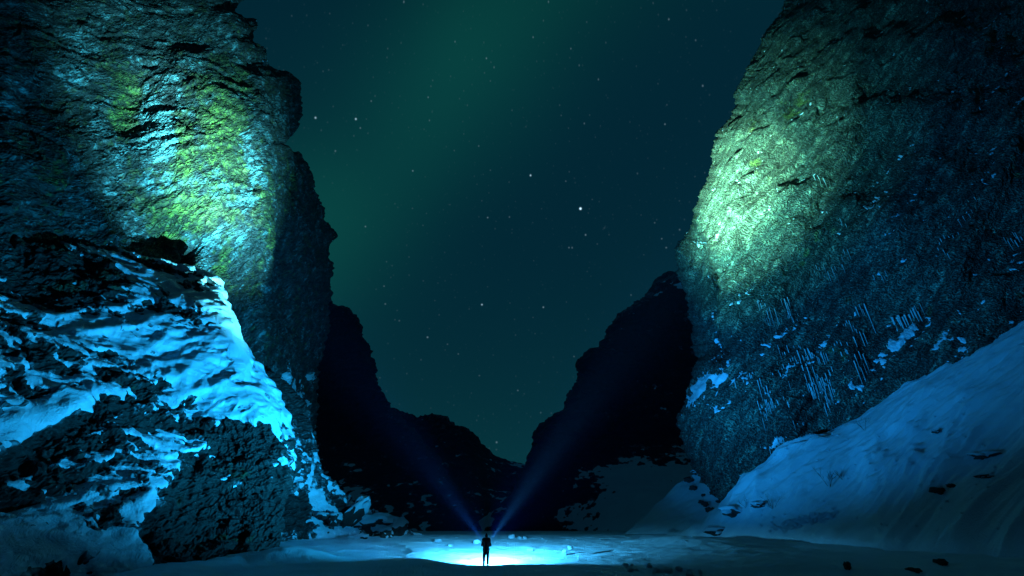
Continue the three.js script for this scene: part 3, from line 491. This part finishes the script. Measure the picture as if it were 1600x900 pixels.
function cap(g, cut) {                                           // the snow lying on a rock: its upper skin, thickened
  const c = g.clone(), p = c.attributes.position, n = c.attributes.normal, keep = [];
  const up = (i) => n.getY(i) + .5 * noise(p.getX(i) * 2.3, p.getY(i) * 2.3, p.getZ(i) * 2.3);
  const q = new Float32Array(p.count); for (let i = 0; i < p.count; i++) q[i] = up(i) - cut;
  for (let i = 0; i < p.count; i++) { const d = clamp(q[i] * .25, -.06, .14); p.setXYZ(i, p.getX(i) + n.getX(i) * d, p.getY(i) + n.getY(i) * d, p.getZ(i) + n.getZ(i) * d); }
  for (let o = 0; o < c.index.count; o += 3) { const t = [0, 1, 2].map((k) => c.index.getX(o + k)); if (Math.max(...t.map((k) => q[k])) > -.1) keep.push(...t); }
  c.setIndex(keep); c.computeVertexNormals(); return c;
}
const capShapes = rockShapes.map((g) => cap(g, .25)), heavyCaps = rockShapes.map((g) => cap(g, -.15));
function rockAt(p, s, label, kind, group, snow = 0) {
  const o = addGroup(kind); o.position.copy(p); const k = Math.floor(rnd() * 4), turn = rr(0, 6);
  const a = addMesh('stone', rockShapes[k], stoneMat, o); a.scale.set(...s); a.rotation.y = turn; a.position.y = s[1] * .25;
  if (snow) { const b = addMesh('snow_cap', (snow > 1 ? heavyCaps : capShapes)[k], snowMat, o); b.scale.set(...s); b.rotation.y = turn; b.position.y = s[1] * .25; }
  return tag(o, label, 'rock', group);
}
// on the right bank
rockAt(bankAt(1530, 716), [.95, .5, .6], 'largest dark rock half buried in the right snow slope', 'rock', 'rocks on the right snow slope', 1);
rockAt(bankAt(1463, 769), [.55, .4, .45], 'dark rock low on the right snow slope, pair with a small one', 'rock', 'rocks on the right snow slope');
rockAt(bankAt(1484, 761), [.35, .25, .3], 'small dark stone just right of the low rock pair', 'rock', 'rocks on the right snow slope');
rockAt(bankAt(1463, 675), [.4, .25, .3], 'single small stone high on the right snow slope', 'rock', 'rocks on the right snow slope', 1);
rockAt(bankAt(1534, 745), [.7, .2, .4], 'flat dark rock under the largest slope rock', 'rock', 'rocks on the right snow slope', 1);
rockAt(bankAt(1152, 802), [1.1, .7, .8], 'snow capped rock at the left foot of the snow slope', 'rock', undefined, 2);
rockAt(bankAt(1122, 832), [1.3, .5, .8], 'flat snow covered rock at the slope toe beside the floor', 'rock', undefined, 2);
rockAt(bankAt(1190, 790), [.8, .4, .6], 'snow covered rock above the capped rock at the slope foot', 'rock', undefined, 2);
for (const [x, y, w] of [[1075, 752, 1.1], [1085, 735, .8], [1082, 765, .9], [1104, 756, .6], [1112, 772, .7], [1100, 790, .8], [1108, 800, 1], [1094, 786, .6], [1120, 785, .5], [1098, 775, .5]])
  rockAt(apronAt(x, y), [w * .6, w * .55, w * .5], 'dark rock among the scatter below the right wall\'s lower bulge', 'rock', 'rocks below the bulge', y < 740 ? 1 : 0);
// foreground right
for (const [x, y, s, l] of [[1470, 881, .5, 'rightmost dark stone on the foreground snow'], [1428, 893, .35, 'dark stone at the lower edge, left of the rightmost one'], [1326, 889, .3, 'upright dark stone at the lower right edge']]) rockAt(onGround(x, y), [s, s * (x === 1326 ? 1.2 : .5), s * .6], l, 'rock', 'foreground stones');
// left talus toe
const toe = (x, y, D) => P(x, y, D);
rockAt(toe(618, 828, 57), [1.5, 1.1, 1], 'rounded boulder streaked with snow at the tip of the left talus', 'boulder', undefined, 1);
rockAt(toe(588, 822, 55.5), [2, 1, 1], 'long snow covered boulder beside the tip of the left talus', 'boulder', undefined, 2);
rockAt(toe(548, 808, 54), [.9, 2.2, .8], 'dark slab with a snowy top on the left talus', 'boulder', undefined, 1).rotation.z = -.75;
rockAt(toe(522, 815, 51.5), [.8, .7, .6], 'bare dark rock in the snow left of the slab', 'boulder', undefined, 1);
rockAt(toe(504, 808, 51), [.7, .4, .5], 'small dark rock left of the bare talus rock', 'rock', undefined, 1);
rockAt(toe(561, 846, 51), [.95, .5, .6], 'low rock with a thick snow cap at the foot of the talus', 'rock', undefined, 2);
rockAt(toe(603, 838, 54), [.7, .7, .6], 'dark pointed rock under the long snowy boulder', 'rock', undefined, 1);

// clods of snow on the floor
function clod(px, py, s, label, group) { const o = addMesh('snow_clod', clodShapes[Math.floor(rnd() * 3)], snowMat); o.position.copy(onGround(px, py)); o.position.y += s[1] * .45; o.scale.set(s[0] * .72, s[1] * .72, s[2] * .72); o.rotation.y = rr(0, 6); return tag(o, label, 'snow clod', group); }
clod(745, 850, [.42, .3, .35], 'round snow clod left of the person');
clod(703, 854, [.25, .16, .2], 'small snow clod well left of the person, at the glow');
clod(828, 861, [.34, .16, .25], 'flat snow clod right of the person in the bright pool');
clod(800, 841, [.45, .35, .35], 'tallest snow clod behind the person to the right');
clod(812, 842, [.3, .22, .25], 'snow clod beside the tallest one, right of the person');
clod(820, 842, [.26, .2, .25], 'outermost of the three snow clods right behind the person');
clod(683, 846, [.5, .2, .3], 'broad snow clod on the left, beyond the glow');
clod(883, 868, [.26, .38, .25], 'lower ball of the two stacked snow lumps');
{ const a = clod(892, 868, [.28, .23, .25], 'upper ball balanced on the stacked snow lumps'); a.position.y += .4; a.position.x -= .02; }
clod(878, 868, [.14, .1, .12], 'tiny snow clod beside the stacked lumps');
for (let i = 0; i < 34; i++) { const x = rr(600, 1120), y = rr(838, 850), s = rr(.1, .24); clod(x, y, [s * .55, s * .33, s * .55], 'small snow clod on the far floor beyond the person', 'far snow clods'); }
for (let i = 0; i < 22; i++) { const x = rr(955, 1100), y = 884 + (x - 955) * .07 + rr(-3, 8), s = rr(.12, .34); clod(x, y, [s, s * .7, s], 'rounded snow clod on the broken crust at the lower right edge', 'crust clods'); }
{ // avalanche crumbs on the bank: too many to count
  const n = 420, m = new THREE.InstancedMesh(clodShapes[0], snowMat, n), q = new THREE.Matrix4(); m.name = 'snow_crumbs';
  for (let i = 0; i < n; i++) { const far = i % 3 === 0, t = rnd(), p = bankAt(far ? rr(1160, 1560) : 1215 + 80 * t + rr(-14, 14), far ? rr(600, 830) : 828 - 24 * t + rr(-6, 6)), s = rr(.05, .16) * (far ? .8 : 1); q.makeScale(s, s * .8, s).setPosition(p.x, p.y + s * .3, p.z); m.setMatrixAt(i, q); }
  m.castShadow = m.receiveShadow = true; m.userData = { kind: 'stuff', label: 'crumbs of broken snow sprinkled over the right slope', category: 'snow crumbs' }; scene.add(m);
}
// bare shrubs poking out of the bank
const twigMat = new THREE.MeshStandardMaterial({ name: 'twig', color: new THREE.Color(0.03, 0.025, 0.02), roughness: .9 });
function shrub(px, py, size, stems, label) {
  const o = addGroup('bare_shrub'); o.position.copy(bankAt(px, py)); tag(o, label, 'shrub', 'bare shrubs on the right slope');
  for (let s = 0; s < stems; s++) {
    const parts = [], grow = (a, dir, len, r, depth) => {
      const mid = a.clone().addScaledVector(dir, len * .5).add(new THREE.Vector3(rr(-1, 1), rr(-.5, 1), rr(-1, 1)).multiplyScalar(len * .07)), b = a.clone().addScaledVector(dir, len);
      parts.push(new THREE.TubeGeometry(new THREE.QuadraticBezierCurve3(a, mid, b), 3, r, 4));
      if (depth) for (let k = 0; k < 4; k++) { const t = rr(.3, 1); grow(a.clone().lerp(b, t), dir.clone().add(new THREE.Vector3(rr(-.8, .8), rr(-.2, .7), rr(-.8, .8))).normalize(), len * rr(.4, .65), r * .55, depth - 1); }
    };
    grow(new THREE.Vector3(rr(-.1, .1), -.15, rr(-.1, .1)), new THREE.Vector3(rr(-1.1, .7), 1, rr(-.5, .5)).normalize(), size * rr(.6, 1), size * .013, 2);
    addMesh('stem', mergeGeometries(parts), twigMat, o);
  }
}
shrub(1298, 760, 1.7, 4, 'largest bare shrub standing in the middle of the right slope');
shrub(1317, 748, 1.2, 3, 'bare shrub just right of the largest one');
shrub(1355, 672, 1.4, 3, 'bare shrub high on the slope near the right wall');
shrub(1213, 795, 1.2, 4, 'small bare shrub low on the slope above the capped rocks');
shrub(1172, 792, .9, 3, 'tiny bare tuft beside the capped rock at the slope foot');

// ---------------------------------------------------------------- the person with two torches
/** naive surface nets over a distance field */
function sdfMesh(f, lo, hi, h) {
  const nx = Math.ceil((hi[0] - lo[0]) / h) + 1, ny = Math.ceil((hi[1] - lo[1]) / h) + 1, nz = Math.ceil((hi[2] - lo[2]) / h) + 1, V = new Float32Array(nx * ny * nz), at = (i, j, k) => i + nx * (j + ny * k);
  for (let k = 0; k < nz; k++) for (let j = 0; j < ny; j++) for (let i = 0; i < nx; i++) V[at(i, j, k)] = f(lo[0] + i * h, lo[1] + j * h, lo[2] + k * h);
  const id = new Int32Array(nx * ny * nz).fill(-1), pos = [], idx = [];
  for (let k = 0; k < nz - 1; k++) for (let j = 0; j < ny - 1; j++) for (let i = 0; i < nx - 1; i++) {
    let c = 0, sx = 0, sy = 0, sz = 0;
    const corner = (q) => V[at(i + (q & 1), j + ((q >> 1) & 1), k + ((q >> 2) & 1))];
    for (let a = 0; a < 8; a++) for (let b = 1; b < 8; b <<= 1) if (!(a & b)) { const p = corner(a), q = corner(a | b); if ((p < 0) !== (q < 0)) { const t = p / (p - q); sx += (a & 1) + (b === 1 ? t : 0); sy += ((a >> 1) & 1) + (b === 2 ? t : 0); sz += ((a >> 2) & 1) + (b === 4 ? t : 0); c++; } }
    if (c) { id[at(i, j, k)] = pos.length / 3; pos.push(lo[0] + (i + sx / c) * h, lo[1] + (j + sy / c) * h, lo[2] + (k + sz / c) * h); }
  }
  const quad = (a, b, c, d, flip) => { if (Math.min(a, b, c, d) < 0) return; if (flip) idx.push(a, c, b, a, d, c); else idx.push(a, b, c, a, c, d); };
  for (let k = 1; k < nz - 1; k++) for (let j = 1; j < ny - 1; j++) for (let i = 1; i < nx - 1; i++) {
    const s = V[at(i, j, k)] < 0;
    if (s !== V[at(i + 1, j, k)] < 0) quad(id[at(i, j - 1, k - 1)], id[at(i, j, k - 1)], id[at(i, j, k)], id[at(i, j - 1, k)], !s);
    if (s !== V[at(i, j + 1, k)] < 0) quad(id[at(i - 1, j, k - 1)], id[at(i - 1, j, k)], id[at(i, j, k)], id[at(i, j, k - 1)], !s);
    if (s !== V[at(i, j, k + 1)] < 0) quad(id[at(i - 1, j - 1, k)], id[at(i, j - 1, k)], id[at(i, j, k)], id[at(i - 1, j, k)], !s);
  }
  const g = new THREE.BufferGeometry(); g.setAttribute('position', new THREE.Float32BufferAttribute(pos, 3)); g.setIndex(idx); g.computeVertexNormals(); return g;
}
const cone = (x, y, z, a, b, ra, rb) => { const dx = b[0] - a[0], dy = b[1] - a[1], dz = b[2] - a[2], t = clamp(((x - a[0]) * dx + (y - a[1]) * dy + (z - a[2]) * dz) / (dx * dx + dy * dy + dz * dz), 0, 1); return Math.hypot(x - a[0] - dx * t, y - a[1] - dy * t, z - a[2] - dz * t) - ra - (rb - ra) * t; };
const ball = (x, y, z, c, r) => { const q = Math.hypot((x - c[0]) / r[0], (y - c[1]) / r[1], (z - c[2]) / r[2]); return (q - 1) * Math.min(...r); };
const smin = (a, b, k) => { const h = Math.max(k - Math.abs(a - b), 0) / k; return Math.min(a, b) - h * h * k / 4; };
const FEET = onGround(759, 883.5);
const TARGET = { left: P(325, 258, 47), right: P(1146, 296, 66) };
const HAND = { left: [-.235, 1.36, -.26], right: [.235, 1.36, -.26] };
const AIM = {};
for (const s of ['left', 'right']) AIM[s] = TARGET[s].clone().sub(new THREE.Vector3(...HAND[s]).add(FEET)).normalize();
{
  const o = addGroup('person'); o.position.copy(FEET); tag(o, 'person in dark winter clothing standing with back turned, holding two torches', 'person');
  const skin = new THREE.MeshStandardMaterial({ name: 'skin', color: new THREE.Color(.42, .26, .19), roughness: .6 }), cloth = new THREE.MeshStandardMaterial({ name: 'jacket_cloth', color: new THREE.Color(.018, .018, .022), roughness: .85 }), trousers = new THREE.MeshStandardMaterial({ name: 'trouser_cloth', color: new THREE.Color(.014, .014, .016), roughness: .9 }), leather = new THREE.MeshStandardMaterial({ name: 'boot_leather', color: new THREE.Color(.02, .016, .012), roughness: .6 }), knit = new THREE.MeshStandardMaterial({ name: 'knit', color: new THREE.Color(.02, .02, .024), roughness: 1 });
  const limbs = (x, y, z, g) => {
    let d = cone(x, y, z, [0, 1.0, 0], [0, 1.38, 0], .13 + g, .155 + g);
    d = smin(d, cone(x, y, z, [-.15, 1.43, 0], [.15, 1.43, 0], .08 + g, .08 + g), .12);
    for (const s of [-1, 1]) { const h = [s * .235, 1.335, -.235]; d = smin(d, cone(x, y, z, [s * .185, 1.43, 0], [s * .255, 1.12, -.02], .062 + g, .05 + g), .05); d = smin(d, cone(x, y, z, [s * .255, 1.12, -.02], h, .05 + g, .036 + g * .7), .03); }
    return d;
  };
  const legs = (x, y, z, g) => { let d = cone(x, y, z, [-.07, .94, 0], [.07, .94, 0], .12 + g, .12 + g); for (const s of [-1, 1]) { d = smin(d, cone(x, y, z, [s * .1, .9, 0], [s * .12, .5, -.02], .088 + g, .06 + g), .05); d = smin(d, cone(x, y, z, [s * .12, .5, -.02], [s * .125, .1, .01], .056 + g, .043 + g), .02); } return d; };
  const head = (x, y, z) => { let d = ball(x, y, z, [0, 1.62, -.02], [.078, .115, .1]); d = smin(d, cone(x, y, z, [0, 1.4, 0], [0, 1.55, -.01], .06, .055), .04); d = smin(d, ball(x, y, z, [0, 1.565, -.06], [.05, .05, .05]), .04); d = smin(d, cone(x, y, z, [0, 1.635, -.118], [0, 1.6, -.137], .01, .017), .012); for (const s of [-1, 1]) { d = smin(d, ball(x, y, z, [s * .08, 1.61, -.01], [.012, .032, .02]), .01); d = Math.max(d, -ball(x, y, z, [s * .032, 1.632, -.122], [.016, .01, .012])); } return Math.max(d, -ball(x, y, z, [0, 1.558, -.118], [.024, .004, .012])); };
  const body = sdfMesh((x, y, z) => smin(smin(limbs(x, y, z, -.012), legs(x, y, z, -.012), .05), head(x, y, z), .03), [-.4, 0.02, -.35], [.4, 1.8, .22], .0125);
  // hands: palm, four fingers curled round the torch and a thumb
  const hands = ['left', 'right'].map((s) => {
    const c = new THREE.Vector3(...HAND[s]), a = AIM[s], out = new THREE.Vector3(s === 'left' ? -1 : 1, 0, .2).projectOnPlane(a).normalize(), n = new THREE.Vector3().crossVectors(a, out).multiplyScalar(s === 'left' ? 1 : -1), caps = [];
    const ring = (al, ang, r) => c.clone().addScaledVector(a, al).addScaledVector(out, Math.cos(ang) * r).addScaledVector(n, Math.sin(ang) * r).toArray();
    for (let k = 0; k < 4; k++) { const al = (k - 1.5) * .021, m = [1, 1.1, 1.05, .85][k]; for (let q = 0; q < 3; q++) caps.push([ring(al, q * .95 * m, .032), ring(al, (q + 1) * .95 * m, .03), .0105 - q * .0008, .0098 - q * .0008]); }
    caps.push([ring(-.01, -.5, .036), ring(.025, -1.3, .034), .012, .011], [ring(.025, -1.3, .034), ring(.04, -2.0, .031), .011, .0095], [ring(-.03, -.1, .04), ring(.03, -.1, .04), .02, .02], [ring(-.03, -.3, .045), [s === 'left' ? -.235 : .235, 1.335, -.235], .02, .026]);
    const lo = c.clone().addScalar(-.12).toArray(), hi = c.clone().addScalar(.12).toArray();
    return sdfMesh((x, y, z) => { let d = 9; for (const [p, q, r1, r2] of caps) d = smin(d, cone(x, y, z, p, q, r1, r2), .004); return d; }, lo, hi, .0042);
  });
  addMesh('body', mergeGeometries([body, ...hands]), skin, o);
  addMesh('jacket', sdfMesh((x, y, z) => { let d = limbs(x, y, z, .034); d = smin(d, cone(x, y, z, [0, .8, 0], [0, 1.2, 0], .2, .18), .08); d = smin(d, cone(x, y, z, [0, 1.42, .02], [0, 1.53, .03], .11, .09), .05); d += .006 * noise(x * 16, y * 16, z * 16); return Math.max(d, .77 - y, y - 1.56); }, [-.45, .72, -.4], [.45, 1.62, .3], .0125), cloth, o);
  addMesh('trousers', sdfMesh((x, y, z) => Math.max(legs(x, y, z, .036) + .005 * noise(x * 20, y * 14, z * 20), y - .95, .1 - y), [-.3, .06, -.22], [.3, 1, .22], .0125), trousers, o);
  for (const s of [-1, 1]) addMesh('boot', sdfMesh((x, y, z) => Math.max(smin(cone(x, y, z, [s * .125, .22, .015], [s * .125, .07, .01], .08, .07), cone(x, y, z, [s * .125, .05, .03], [s * .14, .04, -.17], .058, .045), .05), -y), [s * .125 - .12, -.02, -.26], [s * .125 + .12, .32, .12], .01), leather, o);
  addMesh('hat', sdfMesh((x, y, z) => { let d = ball(x, y, z, [0, 1.66, -.005], [.096, .11, .117]); d = smin(d, cone(x, y, z, [0, 1.72, 0], [0, 1.8, .015], .05, .022), .05); d = Math.max(d, 1.605 - y - z * .35); return Math.max(d, -ball(x, y, z, [0, 1.62, -.02], [.08, .117, .102])); }, [-.16, 1.5, -.2], [.16, 1.87, .18], .009), knit, o);
}
// torches: a barrel, a head and a lens that glows, with the light just in front of it
const alu = new THREE.MeshStandardMaterial({ name: 'torch_metal', color: new THREE.Color(.03, .03, .032), metalness: .8, roughness: .35 });
function spot(name, at, aim, color, intensity, angle, penumbra) {
  const l = new THREE.SpotLight(color, intensity, 0, angle, penumbra, 2); l.name = name; l.position.copy(at); l.target.position.copy(at).addScaledVector(aim, 10); l.castShadow = true; l.shadow.radius = 1.5; l.shadow.camera.far = 400; scene.add(l, l.target); return l;
}
const TORCH = {       // a hot spot, the soft ring round it and the wide blue spill of each torch: colour, candela, half angle
  left: { beams: [['torch_beam', [.2, .82, .8], 150000, .14], ['torch_ring', [.12, .76, .88], 84000, .26], ['torch_corona', [.03, .52, 1], 2600, .42], ['torch_spill', [.013, .5, 1], 7000, 1.03]], label: 'small dark torch in the left hand, beam pointing up to the left' },
  right: { beams: [['torch_beam', [.36, .95, .52], 330000, .13], ['torch_ring', [.22, .9, .6], 150000, .22], ['torch_corona', [.08, .7, .66], 32000, .32], ['torch_spill', [.01, .38, 1], 14500, .84]], label: 'small dark torch in the right hand, beam pointing up to the right' },
};
for (const s of ['left', 'right']) {
  const o = addGroup('flashlight'); tag(o, TORCH[s].label, 'torch', 'torches in the hands'); o.position.copy(FEET).add(new THREE.Vector3(...HAND[s])); o.quaternion.setFromUnitVectors(new THREE.Vector3(0, 1, 0), AIM[s]);
  const V2 = (a) => a.map(([x, y]) => new THREE.Vector2(x, y));
  addMesh('barrel', new THREE.LatheGeometry(V2([[0, -.07], [.014, -.07], [.016, -.066], [.016, .055], [.0165, .06]]), 20), alu, o);
  addMesh('head', new THREE.LatheGeometry(V2([[.0165, .06], [.026, .075], [.027, .1], [.0245, .102], [.022, .094]]), 24), alu, o);
  const lens = addMesh('lamp_lens', new THREE.CircleGeometry(.0225, 24).rotateX(-Math.PI / 2).translate(0, .095, 0), new THREE.MeshStandardMaterial({ name: 'torch_glow', color: 0x222222, emissive: new THREE.Color(.5, .85, 1), emissiveIntensity: 8 }), o);
  const at = o.position.clone().addScaledVector(AIM[s], .13);
  TORCH[s].beams.forEach(([n, c, cd, a], k) => spot(n, at.clone().addScaledVector(AIM[s], k * .006), AIM[s], new THREE.Color(...c), cd, a, 1));
}
{ // a lamp on the front of the hat, under a flat shade that keeps its light on the snow
  const aim = new THREE.Vector3(0.12, -.5, -1).normalize(), o = addGroup('headlamp'); tag(o, 'small shaded headlamp worn on the front of the hat', 'headlamp'); o.position.copy(FEET).add(new THREE.Vector3(0, 1.675, -.13));
  addMesh('housing', new THREE.CylinderGeometry(.02, .024, .05, 20).rotateX(-Math.PI / 2).translate(0, 0.012, -.02), alu, o);
  addMesh('strap', new THREE.TorusGeometry(.106, .009, 6, 40).rotateX(Math.PI / 2).translate(0, 0, .115), alu, o);
  addMesh('shade', new THREE.LatheGeometry([[0, .0135], [.002, .0135], [.082, -.001], [.082, .0005], [.002, .0155], [0, .0155]].map(([x, y]) => new THREE.Vector2(x, y)), 40).translate(0, 0, -.12), alu, o);
  addMesh('lamp_bulb', new THREE.SphereGeometry(.004, 12, 8).translate(0, .0045, -.12), new THREE.MeshStandardMaterial({ name: 'headlamp_glow', color: 0x222222, emissive: new THREE.Color(.5, .85, 1), emissiveIntensity: 8 }), o);
  const at = o.position.clone().add(new THREE.Vector3(0, -.001, -.12));
  spot('headlamp_beam', at, aim, new THREE.Color(.06, .56, 1), 2000, 1.5, 1).shadow.radius = .15;
}
renderer.render(scene, camera);
